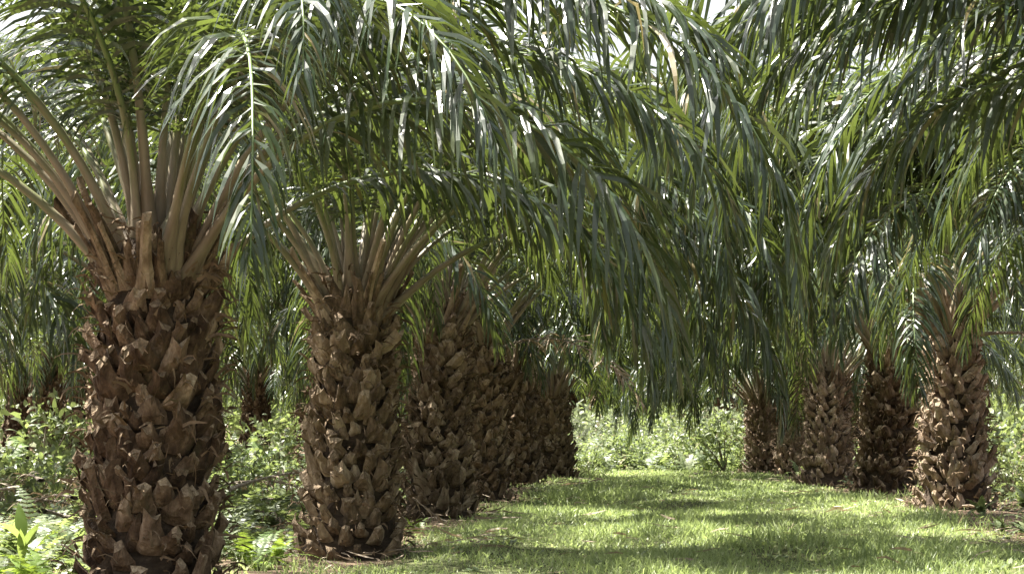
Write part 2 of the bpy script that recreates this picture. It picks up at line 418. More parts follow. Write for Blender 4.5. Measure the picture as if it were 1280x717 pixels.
# ------------------------------------------------------------------ trunk and leaf bases
def make_boot(seed, long=1.0):
    """one cut leaf base: wide clasping foot, narrowing to a rough cut end; x outward, z up"""
    rng = np.random.default_rng(seed)
    L = rng.uniform(0.22, 0.33) * long
    w0, w1 = rng.uniform(0.105, 0.13), rng.uniform(0.04, 0.072)
    lean = R(rng.uniform(24, 48) if long < 1.3 else rng.uniform(12, 26))
    d = np.array([math.sin(lean), rng.normal(0, 0.06), math.cos(lean)])
    nrm = np.array([math.cos(lean), 0, -math.sin(lean)])
    st = [0, 0.35, 0.75, 1.0]
    V = []
    for k, s in enumerate(st):
        c = d * L * s + nrm * 0.018 * math.sin(s * 3)
        hw = np.interp(s, [0, .35, .75, 1], [w0, w0 * .95, w1 * 1.15, w1]) * rng.uniform(.92, 1.08)
        th = np.interp(s, [0, .35, .75, 1], [0.03, 0.05, 0.048, 0.04]) * rng.uniform(.85, 1.15)
        for (a, b) in ((-1, -.35), (-.55, .75), (0, 1.05), (.55, .75), (1, -.35), (0, -.75)):
            V.append(c + np.array([0, 1, 0]) * hw * a + nrm * th * b + rng.normal(0, 0.009, 3))
    V = np.array(V)
    # ragged slanted cut
    V[18:24, 2] += rng.uniform(-0.045, 0.045, 6)
    F, mi = [], []
    for i in range(3):
        for j in range(6):
            F.append([i * 6 + j, i * 6 + (j + 1) % 6, (i + 1) * 6 + (j + 1) % 6, (i + 1) * 6 + j]); mi.append(0)
    F += [[18, 19, 20, 23], [23, 20, 21, 22]]; mi += [1, 1]
    return V, np.array(F), np.array(mi)

BOOTS = [make_boot(i) for i in range(12)]
BOOTS_LONG = [make_boot(50 + i, 1.35 + 0.12 * i) for i in range(6)]
def boot_mesh(b, mat='boot'):
    V, F, mi = b
    return np_mesh('leaf_base', V, F, [M[mat], M['cut']], mi)
BOOT_ME = [boot_mesh(b) for b in BOOTS]
BOOT_LONG_ME = [boot_mesh(b) for b in BOOTS_LONG]
BOOT_SETS = {mt: ([boot_mesh(b, mt) for b in BOOTS], [boot_mesh(b, mt) for b in BOOTS_LONG]) for mt in ('boot_sunlit', 'boot_tan')}

def trunk_radius(z, H, Rb, taper):
    u = z / H
    return Rb * np.interp(u, [0, 0.06, 0.2, 0.5, 0.85, 1.0, 1.15], [1.4, 1.16, 1.03, 1.0 - taper * 0.5, 1.0 - taper, 0.95 - taper, 0.55])

def make_core(H, Rb, taper, seed):
    rng = np.random.default_rng(seed)
    nz, na = 26, 22
    zs = np.linspace(-0.15, H * 1.12, nz)
    a = np.linspace(0, 2 * math.pi, na, endpoint=False)
    r = trunk_radius(np.clip(zs, 0, 9), H, Rb, taper)[:, None] * 0.74 * (1 + rng.normal(0, 0.035, (nz, na)))
    V = np.stack([r * np.cos(a), r * np.sin(a), np.repeat(zs[:, None], na, 1)], 2).reshape(-1, 3)
    V = np.concatenate([V, [[0, 0, H * 1.2]]])
    F = [[i * na + j, i * na + (j + 1) % na, (i + 1) * na + (j + 1) % na, (i + 1) * na + j] for i in range(nz - 1) for j in range(na)]
    top = (nz - 1) * na
    F += [[top + j, top + (j + 1) % na, nz * na, nz * na] for j in range(0)]
    return np_mesh('trunk', V, np.array(F), M['core'], smooth=False)

def boot_places(H, Rb, taper, seed, dens=1.0):
    rj = random.Random(seed)
    n = min(300, int(132 * H * dens))
    out = []
    a0 = rj.uniform(0, 6.28)
    for i in range(n):
        z = -0.08 + (H + 0.12) * (i + 0.5) / n
        a = a0 + i * 2.39996 + rj.gauss(0, 0.06)
        u = z / H
        if u < 0.12 and rj.random() < 0.25: continue
        if rj.random() < 0.03: continue
        r = float(trunk_radius(max(z, 0), H, Rb, taper)) * 0.75 - 0.02
        long = u > 0.92 or rj.random() < 0.08 and rj.random() < 0.75
        sc = rj.choice((rj.uniform(0.5, 0.8), rj.uniform(0.7, 1.0))) * (1.0 if u > 0.15 else 0.85)
        tilt = rj.gauss(0, 0.14)
        out.append((z + rj.gauss(0, 0.022), a, r, long, rj.randrange(6 if long else 12), sc, tilt, rj.gauss(0, 0.22)))
    return out

def rotz(V, a):
    c, s = math.cos(a), math.sin(a)
    return np.stack([V[:, 0] * c - V[:, 1] * s, V[:, 0] * s + V[:, 1] * c, V[:, 2]], 1)

def fibre_mesh(H, Rb, taper, seed, n=160):
    """loose fibres, dry threads and rootlets hanging between the leaf bases"""
    rng = np.random.default_rng(seed)
    z = np.where(rng.random(n) < 0.8, rng.uniform(0.02, H, n), rng.uniform(H, H * 1.2, n))
    a = rng.uniform(0, 6.283, n)
    r = trunk_radius(z, H, Rb, taper) * rng.uniform(0.92, 1.16, n)
    P0 = np.stack([r * np.cos(a), r * np.sin(a), z], 1)
    D0 = norm(np.stack([np.cos(a), np.sin(a), rng.uniform(0.0, 1.3, n)], 1) + 0.5 * rng.normal(size=(n, 3)))
    V, t = strips(P0, D0, rng.normal(size=(n, 3)), rng.uniform(0.05, 0.22, n), rng.uniform(0.008, 0.032, n), rng.uniform(0.1, 0.8, n), rng, 3, [1, .8, .6, .2], 0.25)
    b = Buf(); b.add(V.reshape(-1, 3), strip_faces(n, 3), np.repeat(rng.random(n), 8), np.tile(t, n))
    return b.mesh('fibre', M['fibre'])

FAR_TRUNKS = {}
def far_trunk(k):
    if k not in FAR_TRUNKS:
        H, Rb, tp = 2.5, 0.46, 0.2
        b = [np.zeros((0, 3))]; fs, mi = [], []; n = 0
        V, F = [], []
        for (z, a, r, lg, vi, sc, tl, yw) in boot_places(H, Rb, tp, 300 + k, 0.8):
            bv, bf, bm = (BOOTS_LONG if lg else BOOTS)[vi]
            vv = rotz(bv * sc * 1.1 + np.array([r, 0, z]), a)
            V.append(vv); F.append(bf + n); mi.append(bm); n += len(vv)
        core = make_core(H, Rb, tp, 400 + k)
        cv = np.empty(len(core.vertices) * 3, np.float32); core.vertices.foreach_get('co', cv)
        cf = np.array([list(p.vertices) for p in core.polygons])
        V.append(cv.reshape(-1, 3)); F.append(cf + n); mi.append(np.full(len(cf), 2))
        FAR_TRUNKS[k] = np_mesh('trunk', np.concatenate(V), np.concatenate(F), [M['boot'], M['cut'], M['core']], np.concatenate(mi))
    return FAR_TRUNKS[k]

def far_leaf_bases(t, k): pass

# ------------------------------------------------------------------ palm builder
def palm(x, y, label, H=2.4, Rb=0.46, taper=0.2, seed=0, nf=38, lod=0, group=None, scale=1.0, extra=(), skip=None, leafobj=(), z=0.0, lean=None, pale=False):
    """lod 0: every leaf base and frond its own object; lod 1: same but fewer; lod 2: far, shared trunk mesh and one-piece fronds"""
    rj = random.Random(1000 + seed)
    rl = random.Random(seed)
    lean = lean or ((0, 0) if seed in (1, 2, 7) else (rl.gauss(0, .028), rl.gauss(0, .028)))
    bm, blm = BOOT_SETS[pale] if pale else (BOOT_ME, BOOT_LONG_ME)
    root = bpy.data.objects.new('oil_palm', None)
    root.empty_display_size = 0.3
    C.objects.link(root)
    root.location = (x, y, z); root.scale = (scale,) * 3
    root.rotation_euler = (lean[0], lean[1], 0 if lod < 2 else rj.uniform(0, 6.28))
    tag(root, label, 'palm tree', group)
    if lod < 2:
        tr = link('trunk', make_core(H, Rb, taper, seed), root)
        for (z_, a, r, lg, vi, sc, tl, yw) in boot_places(H, Rb, taper, seed):
            link('leaf_base', (blm if lg else bm)[vi], tr, (r * math.cos(a), r * math.sin(a), z_), (yw, tl, a), (sc, sc, sc))
        link('fibre', fibre_mesh(H, Rb, taper, seed, 900), tr, kind='stuff')
    else:
        H = 2.5
        tr = link('trunk', far_trunk(seed % 4), root)
    # crown
    a0 = rj.uniform(0, 6.28)
    spec = []
    for i in range(nf):
        f = (i + 0.5) / nf                       # 0 youngest
        ci = min(6, int(f ** 0.9 * 7))
        az = a0 + i * 2.39996 + rj.gauss(0, 0.1)
        spec.append((ci, az, rj.randrange(NVAR), rj.uniform(0.88, 1.08), f))
    n_leafobj = 0
    for (ci, az, k, sc, f) in spec:
        if skip and skip(ci, az): continue
        rr = 0.06 + 0.24 * f
        zz = H * 1.0 + 0.32 * (1 - f) - 0.05
        pos = (rr * math.cos(az), rr * math.sin(az), zz)
        rot = (rj.gauss(0, 0.16), rj.gauss(0, 0.05), az)
        if lod == 2:
            link('frond', FR_FAR[ci, k % 3], root, pos, rot, (sc,) * 3)
        else:
            fo = link('frond', FR_MESH[ci, k][0], root, pos, rot, (sc,) * 3)
            link('leaflets', FR_MESH[ci, k][1], fo, kind='stuff')
    if lod < 2:
        for q in range(13 if lod else 22):
            az = rj.uniform(0, 6.28)
            link('cut_stalk', STALKS[q % 5], root, (0.29 * math.cos(az), 0.29 * math.sin(az), H + rj.uniform(-.14, .05)), (rj.gauss(0, .12), rj.uniform(-.1, .25), az), (rj.uniform(.5, .95),) * 3)
        extra = list(extra) + [(rj.choice((7, 8)), rj.randrange(NVAR), math.degrees(a0) + 51 * q + rj.uniform(-15, 15), rj.uniform(.8, .95), 0, 0, False) for q in range(7 if lod == 0 else 3)]
        extra = [e for e in extra if e[6] or e[0] == 'dry' or not (skip and skip(e[0], R(e[2] % 360)))]
    # named extra fronds: (class, variant, azimuth degrees, scale, tilt about own axis, tilt up)
    for (ci, k, azd, sc, roll, pitch, single) in extra:
        az = R(azd)
        if ci == 'dry':
            fo = link('frond', DEAD[k][0], root, (0.3 * math.cos(az), 0.3 * math.sin(az), H - 0.1), (roll, pitch, az), (sc,) * 3)
            fo['label'] = 'dry brown frond hanging from the crown'
            link('leaflets', DEAD[k][1], fo, kind='stuff')
            continue
        pos = (0.27 * math.cos(az), 0.27 * math.sin(az), H)
        fo = link('frond', FR_MESH[ci, k][0], root, pos, (roll, pitch, az), (sc,) * 3)
        if single and n_leafobj + len(FR_DATA[ci, k]['LV']) <= 300:
            for (o, me) in leaflet_meshes((ci, k)):
                link('leaflet', me, fo, tuple(o)); n_leafobj += 1
        else:
            link('leaflets', FR_MESH[ci, k][1], fo, kind='stuff')
    return root

# azimuth: 0 = +x (right), 90 = away, 180 = left, 270 = towards the camera
def at(px, Z):
    return (px - 640.0) / FPX * Z

# the ones in view, left row then right row
palm(at(192, 16.0), 16.0, 'largest foreground oil palm with thick dark brown trunk at the left', 2.2, 0.47, 0.12, 1, 33, 0,
     extra=[(5, 0, 292, 0.95, 0, 0, True), (4, 1, 301, 0.95, 0.0, 0, False), (4, 2, 185, 1.0, 0, 0, True), (3, 1, 200, 1.0, 0, 0, False), (5, 2, 170, 1.0, 0, 0, False)], skip=lambda ci, az: ci >= 3 and 205 < math.degrees(az) % 360 < 292)
palm(at(442, 23.0), 23.0, 'second oil palm of the left row with a sunlit left edge, beside the largest trunk', 2.27, 0.48, 0.18, 2, 33, 0, pale='boot_tan',
     extra=[(4, 1, 318, 0.9, 0, 0, True), (8, 2, 338, 0.9, 0, 0, True), (7, 0, 352, 0.95, 0, 0, False), (8, 1, 8, 0.95, 0, 0, False), (7, 3, 322, 0.9, 0, 0, False)],
     skip=lambda ci, az: ci >= 4 and 215 < math.degrees(az) % 360 < 300)
palm(at(545, 31.0), 31.0, 'third oil palm of the left row, partly hidden behind the sunlit second trunk', 2.5, 0.45, 0.2, 3, 33, 0, pale='boot_tan',
     extra=[(7, 1, 350, 1.0, 0, 0, False), (8, 0, 325, 1.0, 0, 0, False), (7, 2, 318, 1.0, 0, 0, False)],
     skip=lambda ci, az: ci >= 4 and 225 < math.degrees(az) % 360 < 300)
palm(at(602, 38.5), 38.5, 'fourth oil palm of the left row with yellowish leaf bases and dark foot in grass', 2.5, 0.45, 0.22, 4, 33, 1, pale='boot_tan',
     extra=[(7, 3, 340, 1.0, 0, 0, False), (8, 1, 5, 1.0, 0, 0, False), ('dry', 1, 310, 1.0, 0, 0.1, False)])
palm(at(648, 46.0), 46.0, 'fifth oil palm of the left row, short brown trunk half in shade', 2.2, 0.46, 0.2, 5, 33, 1, pale='boot_tan')
palm(at(694, 54.0), 54.0, 'farthest oil palm of the left row, where the trunks meet the bright grass end', 1.85, 0.46, 0.2, 6, 33, 1, pale='boot_tan')
palm(at(1192, 33.0), 33.0, 'oil palm at right with bottle shaped trunk and pale sunlit leaf bases', 2.55, 0.53, 0.32, 7, 33, 0,
     extra=[(5, 3, 108, 1.1, 0, 0, False), (4, 1, 200, 1.15, 0, 0, False), (5, 1, 215, 1.1, 0, 0, False), (4, 2, 228, 1.1, 0, 0, False), (7, 0, 196, 1.0, 0, 0, False), (7, 2, 208, 1.0, 0, 0, False), ('dry', 3, 330, 1.0, 0, 0, False)],
     skip=lambda ci, az: 115 < math.degrees(az) % 360 < 188, pale='boot_sunlit')
palm(at(1104, 41.0), 41.0, 'dark trunked oil palm just left of the pale bottle shaped trunk', 2.3, 0.56, 0.2, 8, 33, 1,
     extra=[(5, 0, 165, 1.1, 0, 0, False), (4, 3, 185, 1.15, 0, 0, False), (5, 2, 205, 1.1, 0, 0, False), (7, 1, 172, 1.0, 0, 0, False), (8, 2, 195, 1.0, 0, 0, False)])
palm(at(1034, 49.0), 49.0, 'tan trunked oil palm in the right row behind the dark trunked one', 2.05, 0.56, 0.2, 9, 33, 1, pale='boot_sunlit')
palm(at(955, 58.0), 58.0, 'far pinkish brown oil palm trunk at the right end of the grass strip', 1.65, 0.48, 0.15, 10, 33, 1, pale='boot_sunlit')
palm(at(996, 54.5), 54.5, 'tan oil palm trunk wedged between the last two trunks of the right row', 1.85, 0.52, 0.2, 15, 33, 1, pale='boot_sunlit')
palm(at(320, 72.0), 72.0, 'distant dark oil palm trunk seen in the gap between the two nearest trunks', 2.5, 0.46, 0.1, 11, 33, 1)
# palms whose trunks stand outside the frame and whose fronds hang into it
palm(6.35, 24.5, 'oil palm outside the right edge whose long fronds hang over the grass', 2.6, 0.46, 0.2, 12, 33, 0,
     extra=[(5, 3, 165, 1.12, 0, 0, True), (4, 0, 180, 1.15, 0, 0, True), (4, 1, 196, 1.15, 0, 0, False), (5, 1, 150, 1.15, 0, 0, False), (5, 2, 188, 1.2, 0, 0, False), (4, 3, 172, 1.22, 0, 0, False), (7, 1, 160, 1.0, 0, 0, False), (7, 2, 176, 1.0, 0, 0, False), (8, 0, 192, 1.0, 0, 0, False), (8, 3, 206, 1.0, 0, 0, False), (7, 0, 142, 1.0, 0, 0, False), (7, 3, 168, 1.15, 0, 0, False), (8, 2, 184, 1.15, 0, 0, False), (7, 1, 154, 1.2, 0, 0, False)])
palm(6.1, 16.5, 'near oil palm outside the right edge, its dark frond tips filling the upper right corner', 2.6, 0.46, 0.2, 13, 30, 1,
     extra=[(5, 0, 150, 1.05, 0, 0, False), (4, 2, 178, 1.05, 0, 0, False), (5, 2, 128, 1.05, 0, 0, False), (7, 0, 152, 1.0, 0, 0, False), (7, 3, 166, 0.96, 0, 0, False), (8, 1, 178, 0.92, 0, 0, False), (7, 2, 192, 0.95, 0, 0, False), (8, 0, 140, 1.0, 0, 0, False), (7, 1, 158, 1.1, 0, 0, False), (7, 3, 172, 1.14, 0, 0, False), (8, 2, 184, 1.12, 0, 0, False), (7, 0, 180, 1.2, 0, 0, False), (8, 3, 165, 1.2, 0, 0, False)])
palm(-5.0, 9.0, 'oil palm outside the left edge, of which only hanging leaf tips show', 2.5, 0.46, 0.2, 14, 33, 1, skip=lambda ci, az: ci >= 2 and (math.degrees(az) + 30) % 360 < 130)
# rows behind
rj = random.Random(5)
spots = []
for row, (a, b) in enumerate(((-10.6, 0.07), (-18.4, 0.07), (-26, 0.07), (13.2, 0.07), (21, 0.07), (28.5, 0.07))):
    for k in range(13):
        Z = 26 + k * 8.2 + (4 if row % 2 == 0 else 0)
        X = a + b * Z + rj.gauss(0, 0.35)
        if abs(X) - 5.5 < Z * 0.2134 and Z < 128:
            spots.append((X, Z + rj.gauss(0, 0.4)))
for Z in (66, 74, 82, 91, 100, 110, 120):
    for X0 in (-3.6, 1.0, 5.6, 9.4):
        spots.append((X0 + 0.05 * Z - 3 + rj.gauss(0, 0.6), Z + rj.gauss(0, 1.2)))
spots = [(X, Z) for (X, Z) in spots if not (-1 < X < 9.5 and Z < 88) and not (-80 < 640 + X / Z * FPX < 90 and Z < 58) and not (285 < 640 + X / Z * FPX < 380 and Z < 110)]
spots += [(at(p, q), q) for p, q in ((190, 29), (245, 41), (135, 49), (425, 43), (470, 55), (230, 62), (60, 64))]
spots += [(-8.6, 36.0)]
ORD = ['nearest', 'second nearest', 'third nearest', 'fourth nearest', 'fifth nearest']
ZONES = [(-400, 95, 'left of the largest trunk'), (95, 290, 'directly behind the largest trunk'), (290, 375, 'in the gap between the two nearest trunks'),
         (375, 505, 'directly behind the second trunk of the left row'), (505, 730, 'behind the receding trunks of the left row'),
         (730, 930, 'beyond the far end of the grass strip'), (930, 1130, 'behind the far trunks of the right row'), (1130, 1700, 'around the pale bottle shaped trunk at right')]
count = {}
for i, (X, Z) in sorted(enumerate(spots), key=lambda e: e[1][1]):
    px = 640 + X / Z * FPX
    zi = next((k for k, (a, b, _) in enumerate(ZONES) if a <= px < b), 7)
    c = count[zi] = count.get(zi, 0) + 1
    if c <= 5:
        lb, gr = '%s background oil palm standing %s' % (ORD[c - 1], ZONES[zi][2]), 'oil palms standing behind the front rows'
    else:
        lb, gr = 'one of the farthest small oil palms %s' % ZONES[zi][2], 'farthest oil palms ' + ZONES[zi][2]
    palm(X, Z, lb, 2.5, 0.46, 0.2, 40 + i, 30, 2, gr, scale=rj.uniform(0.92, 1.12))

# ------------------------------------------------------------------ ground
def ground_z(x, y):
    x = np.asarray(x, float); y = np.asarray(y, float)
    z = 0.07 * np.sin(x * 0.55 + 1) * np.sin(y * 0.31) + 0.035 * np.sin(x * 1.7 + y * 0.9) + 0.02 * np.sin(2.9 * x - 1.3 * y)
    far = np.clip((np.hypot(x, y - 30) - 150) / 200, 0, 1)
    return z * (1 - far)

def path_mask(x, y):
    """1 on the mown strip between the rows"""
    l = np.interp(y, [0, 16, 23, 31, 40, 55, 70], [-3.2, -1.9, -1.0, -0.5, 0.2, 1.2, 2.2])
    r = np.interp(y, [0, 16, 33, 41, 49, 58, 70], [5.2, 5.4, 5.6, 5.9, 6.0, 6.0, 6.0])
    e = np.minimum(x - l, r - x)
    return np.clip(e / 0.7 + 0.3, 0, 1)

xs = np.concatenate([np.linspace(-900, -60, 15), np.linspace(-50, 50, 201), np.linspace(60, 900, 15)])
ys = np.concatenate([np.linspace(-300, -20, 9), np.linspace(-10, 140, 301), np.linspace(150, 1600, 25)])
gx, gy = np.meshgrid(xs, ys)
gz = ground_z(gx, gy)
gv = np.stack([gx, gy, gz], 2).reshape(-1, 3)
nx = len(xs)
i, j = np.meshgrid(np.arange(len(ys) - 1), np.arange(nx - 1), indexing='ij')
q = (i * nx + j).ravel()
gf = np.stack([q, q + 1, q + 1 + nx, q + nx], 1)
gm = path_mask(gx, gy).ravel() * 0.75
gr = np_mesh('ground', gv, gf, M['ground'], attrs={'grassy': gm}, smooth=True)
tag(link('ground', gr), kind='structure')

# ------------------------------------------------------------------ grass
def grass_object():
    rng = np.random.default_rng(3)
    n = 420000
    Z = rng.uniform(17.5, 62, n)
    X = rng.uniform(-1, 1, n) * 0.235 * Z + 0.5
    pm = path_mask(X, Z)
    clump = 0.5 + 0.5 * np.sin(X * 2.3 + 1.7 * np.sin(Z * 0.9)) * np.sin(Z * 1.3 + 1.2 * np.sin(X * 1.1))
    keep = rng.random(n) < (0.10 + 0.90 * pm) * (0.34 + 0.66 * clump)
    X, Z, pm, clump = X[keep], Z[keep], pm[keep], clump[keep]
    n = len(X)
    P0 = np.stack([X, Z, ground_z(X, Z) - 0.01], 1)
    D0 = norm(np.stack([rng.normal(0, 0.5, n), rng.normal(0, 0.5, n), np.ones(n)], 1))
    tall = np.clip(np.sin(X * 1.1 + 2.2 * np.sin(Z * 0.23)) + np.sin(Z * 0.8 + X * 0.5) - 0.5, 0, 1.2)
    ln = rng.uniform(0.04, 0.14, n) * (0.4 + 0.8 * clump + 0.9 * tall)
    broad = rng.random(n) < 0.25
    wd = np.where(broad, rng.uniform(0.018, 0.034, n), rng.uniform(0.007, 0.014, n)) * np.clip(Z / 30, 0.7, 1.5)
    ln = np.where(broad, ln * 0.7, ln)
    V, t = strips(P0, D0, rng.normal(size=(n, 3)) * np.array([1, 1, 0.15]), ln, wd, rng.uniform(0.15, 0.6, n), rng, 2, [0.8, 1, 0.08])
    patch = 0.5 + 0.5 * np.sin(X * 0.9 + 2 * np.sin(Z * 0.35)) * np.sin(Z * 0.6 + X * 0.4)
    rr = np.clip(0.55 * rng.random(n) + 0.45 * patch, 0, 1)
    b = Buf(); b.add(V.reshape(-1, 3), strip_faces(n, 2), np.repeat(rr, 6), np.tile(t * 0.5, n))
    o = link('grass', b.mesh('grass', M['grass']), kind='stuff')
    tag(o, 'short bright green grass and low weeds covering the strip between the palm rows', 'grass')
grass_object()

def weeds_object():
    rng = np.random.default_rng(19)
    n = 900
    Z = rng.uniform(18, 58, n); X = rng.uniform(-2.6, 6.6, n)
    keep = path_mask(X, Z) > 0.2
    X, Z = np.repeat(X[keep], 9), np.repeat(Z[keep], 9); n = len(X)
    a = rng.uniform(0, 6.283, n); e = rng.uniform(0.0, 0.8, n)
    P0 = np.stack([X, Z, ground_z(X, Z)], 1) + rng.normal(0, 0.05, (n, 3)) * [1, 1, 0]
    D0 = np.stack([np.cos(a) * np.cos(e), np.sin(a) * np.cos(e), np.sin(e)], 1)
    V, t = strips(P0, D0, np.cross(D0, [[0, 0, 1.0]]), rng.uniform(.05, .13, n), rng.uniform(.025, .05, n), rng.uniform(.15, .45, n), rng, 3, [.3, 1, .8, .05])
    b = Buf(); b.add(V.reshape(-1, 3), strip_faces(n, 3), np.repeat(rng.random(n), 8), np.tile(t * .4, n))
    tag(link('weeds', b.mesh('weeds', M['herb']), kind='stuff'), 'low broad leaved weeds scattered through the grass strip', 'weeds')
weeds_object()

def litter_object():
    rng = np.random.default_rng(9)
    n = 9000
    Z = rng.uniform(17.5, 60, n); X = rng.uniform(-1, 1, n) * 0.235 * Z + 0.4
    d = np.full(n, 9.0)
    for (px, zz) in ((192, 16), (442, 23), (545, 31), (602, 38.5), (648, 46), (694, 54), (1192, 33), (1104, 41), (1034, 49), (955, 58), (1320, 25)):
        d = np.minimum(d, np.hypot(X - at(px, zz), Z - zz))
    keep = rng.random(n) < np.where(d < 1.7, 1.0, 0.05)
    X, Z = X[keep], Z[keep]; n = len(X)
    P0 = np.stack([X, Z, ground_z(X, Z) + rng.uniform(0.01, 0.10, n)], 1)
    a = rng.uniform(0, 6.283, n)
    D0 = np.stack([np.cos(a), np.sin(a), rng.normal(0.05, 0.12, n)], 1)
    V, t = strips(P0, D0, rng.normal(size=(n, 3)) * [1, 1, .5], rng.uniform(0.08, 0.4, n), rng.uniform(0.012, 0.03, n), rng.uniform(-0.05, 0.12, n), rng, 3, [.6, 1, .8, .1], 0.12)
    b = Buf(); b.add(V.reshape(-1, 3), strip_faces(n, 3), np.repeat(rng.random(n) * .9, 8), np.tile(t * .4, n))
    o = link('leaf_litter', b.mesh('leaf_litter', M['dead_leaf']), kind='stuff')
    tag(o, 'dry tan leaflets strewn on the grass and round the feet of the palms', 'leaf litter')
litter_object()

# ------------------------------------------------------------------ undergrowth: ferns, herbs, bushes
def fern_arrays(rng, pos, nfr, ln, npin=22, e_lo=35, e_hi=80, wid=0.016, plen=0.2):
    """a tuft of arching pinnate fronds; returns V, F, r, t"""
    Vs, Fs, rs, ts, n0 = [], [], [], [], 0
    for k in range(nfr):
        az = rng.uniform(0, 6.283); e0 = rng.uniform(e_lo, e_hi); L = ln * rng.uniform(0.7, 1.2)
        s, P, T = frond_curve(e0, rng.uniform(50, 110), L, 10, rng.uniform(-.3, .3))
        P = rotz(P, az) + pos; T = rotz(T, az)
        u = np.repeat(np.linspace(0.15, 0.98, npin), 2); side = np.tile([1, -1], npin)
        P0 = np.stack([np.interp(u, s, P[:, i]) for i in range(3)], 1)
        T0 = norm(np.stack([np.interp(u, s, T[:, i]) for i in range(3)], 1))
        Sd = norm(np.cross(T0, np.array([[0, 0, 1.0]]) + 0 * T0))
        D0 = 0.35 * T0 + Sd * side[:, None] + 0.1 * rng.normal(size=T0.shape)
        pl = plen * ln * np.interp(u, [0.15, 0.4, 1], [0.7, 1, 0.15]) * rng.uniform(.8, 1.2, len(u))
        V, t = strips(P0, D0, T0, pl, np.full(len(u), wid * 1.8), rng.uniform(.1, .35, len(u)), rng, 2, [0.9, 1, 0.1])
        m = len(u)
        Vs.append(V.reshape(-1, 3)); Fs.append(strip_faces(m, 2) + n0); n0 += m * 6
        rs.append(np.full(m * 6, rng.random())); ts.append(np.tile(t * 0.4, m))
        Vr, tr = strips(P[:1], T[:1], rng.normal(size=(1, 3)), np.array([L]), np.array([0.012]), np.array([0.0]), rng, 2, [1, 1, 1])
    return np.concatenate(Vs), np.concatenate(Fs), np.concatenate(rs), np.concatenate(ts)

def tuft_mesh(seed, nfr, ln, mat, **kw):
    rng = np.random.default_rng(seed)
    V, F, r, t = fern_arrays(rng, np.zeros(3), nfr, ln, **kw)
    b = Buf(); b.add(V, F, r, t)
    return b.mesh('fern_fronds', mat)

def bush_mesh(seed, rad, h, n=420, leaf=0.11, mat=None):
    """leafy bush: stems and many small leaves through the crown's volume, in clumps"""
    rng = np.random.default_rng(seed)
    nc = 14
    cc = np.stack([rng.normal(0, rad * 0.5, nc), rng.normal(0, rad * 0.5, nc), rng.uniform(0.25, 1.0, nc) * h], 1)
    ci = rng.integers(0, nc, n)
    P0 = cc[ci] + rng.normal(0, 1, (n, 3)) * np.array([rad * .25, rad * .25, h * .15])
    P0[:, 2] = np.abs(P0[:, 2])
    D0 = norm(P0 - np.array([0, 0, h * 0.4]) + 0.5 * rng.normal(size=(n, 3)))
    V, t = strips(P0, D0, rng.normal(size=(n, 3)), leaf * rng.uniform(.6, 1.5, n), leaf * 0.42 * rng.uniform(.7, 1.3, n), rng.uniform(.1, .5, n), rng, 3, [0.2, 1, 0.8, 0.05])
    b = Buf(); b.add(V.reshape(-1, 3), strip_faces(n, 3), np.repeat(rng.random(n), 8), np.tile(t * 0.4, n), 0)
    for c in cc:
        Vt, Ft, tt = tube(np.array([[0, 0, 0], c * [0.4, 0.4, 0.5], c]), np.array([.012, .009, .004]), np.array([.012, .009, .004]), (0.1, 1, 0), 4)
        b.add(Vt, Ft, 0.2, 0.2, 1)
    return b.mesh('bush', [mat or M['herb'], M['wood']])

TUFTS = [tuft_mesh(20 + k, 13, 0.75, M['fern']) for k in range(4)]
M['sunlit_herb'] = leaf_mat('sunlit_undergrowth_leaf', [(0.0, (0.09, 0.12, 0.07)), (0.5, (0.16, 0.19, 0.12)), (1.0, (0.30, 0.31, 0.23))], (0.26, 0.31, 0.15), 0.36, 0.45, 0.45)  # undergrowth leaf lightened, glare of the sunlit far end put into its colour
PALE_BUSHES = [bush_mesh(70 + k, 0.6, 0.75, mat=M['sunlit_herb']) for k in range(3)]
BUSHES = [bush_mesh(30 + k, 0.55, 0.8) for k in range(4)]

def plant(name, label, cat, me, X, Z, sc=1.0, rz=0.0, group=None, part=None):
    o = link(name, me, None, (X, Z, float(ground_z(X, Z)) - 0.02), (0, 0, rz), (sc,) * 3)
    return tag(o, label, cat, group)

rp = random.Random(8)
FERN_SPOTS = [(312, 20.5, 0.75, 'bright green fern in the gap between the two nearest palm trunks'),
              (345, 22.0, 0.5, 'small fern at the foot of the second palm trunk, on its left'),
              (60, 16.8, 0.8, 'yellow green fern tuft at the lower left corner beside the dark trunk'),
              (18, 17.6, 0.9, 'green fern under the broad leaved plant at the left edge'),
              (520, 27.5, 0.45, 'little fern between the second and third trunks of the left row')]
for px, Z, sc, lb in FERN_SPOTS:
    plant('fern', lb, 'fern', rp.choice(TUFTS), at(px, Z), Z, sc, rp.uniform(0, 6))
BUSH_SPOTS = [(355, 33, 0.9, 'pale sunlit bush just left of the second palm trunk'), (300, 30, 0.9, 'leafy bush right of the largest trunk, behind the ferns'),
              (40, 27, 1.1, 'light green bush left of the largest trunk'), (95, 32, 1.0, 'bush half hidden behind the left side of the largest trunk'),
              (905, 60, 1.5, 'pale green bush beyond the far right end of the grass strip'), (850, 62, 1.1, 'low bush in the middle of the far end of the grass strip'),
              (780, 63, 1.2, 'low bush at the far left end of the grass strip'), (1262, 37, 0.9, 'shaded bush at the right edge behind the pale bottle shaped trunk'),
              (1258, 44, 1.5, 'larger bush at the right edge, behind the shaded bush'), (1240, 50, 1.6, 'tall bush seen just right of the pale bottle shaped trunk'),
              (735, 58, 0.8, 'small bush right beside the farthest trunk of the left row')]
for px, Z, sc, lb in BUSH_SPOTS:
    plant('bush', lb, 'bush', rp.choice(BUSHES), at(px, Z), Z, sc, rp.uniform(0, 6))
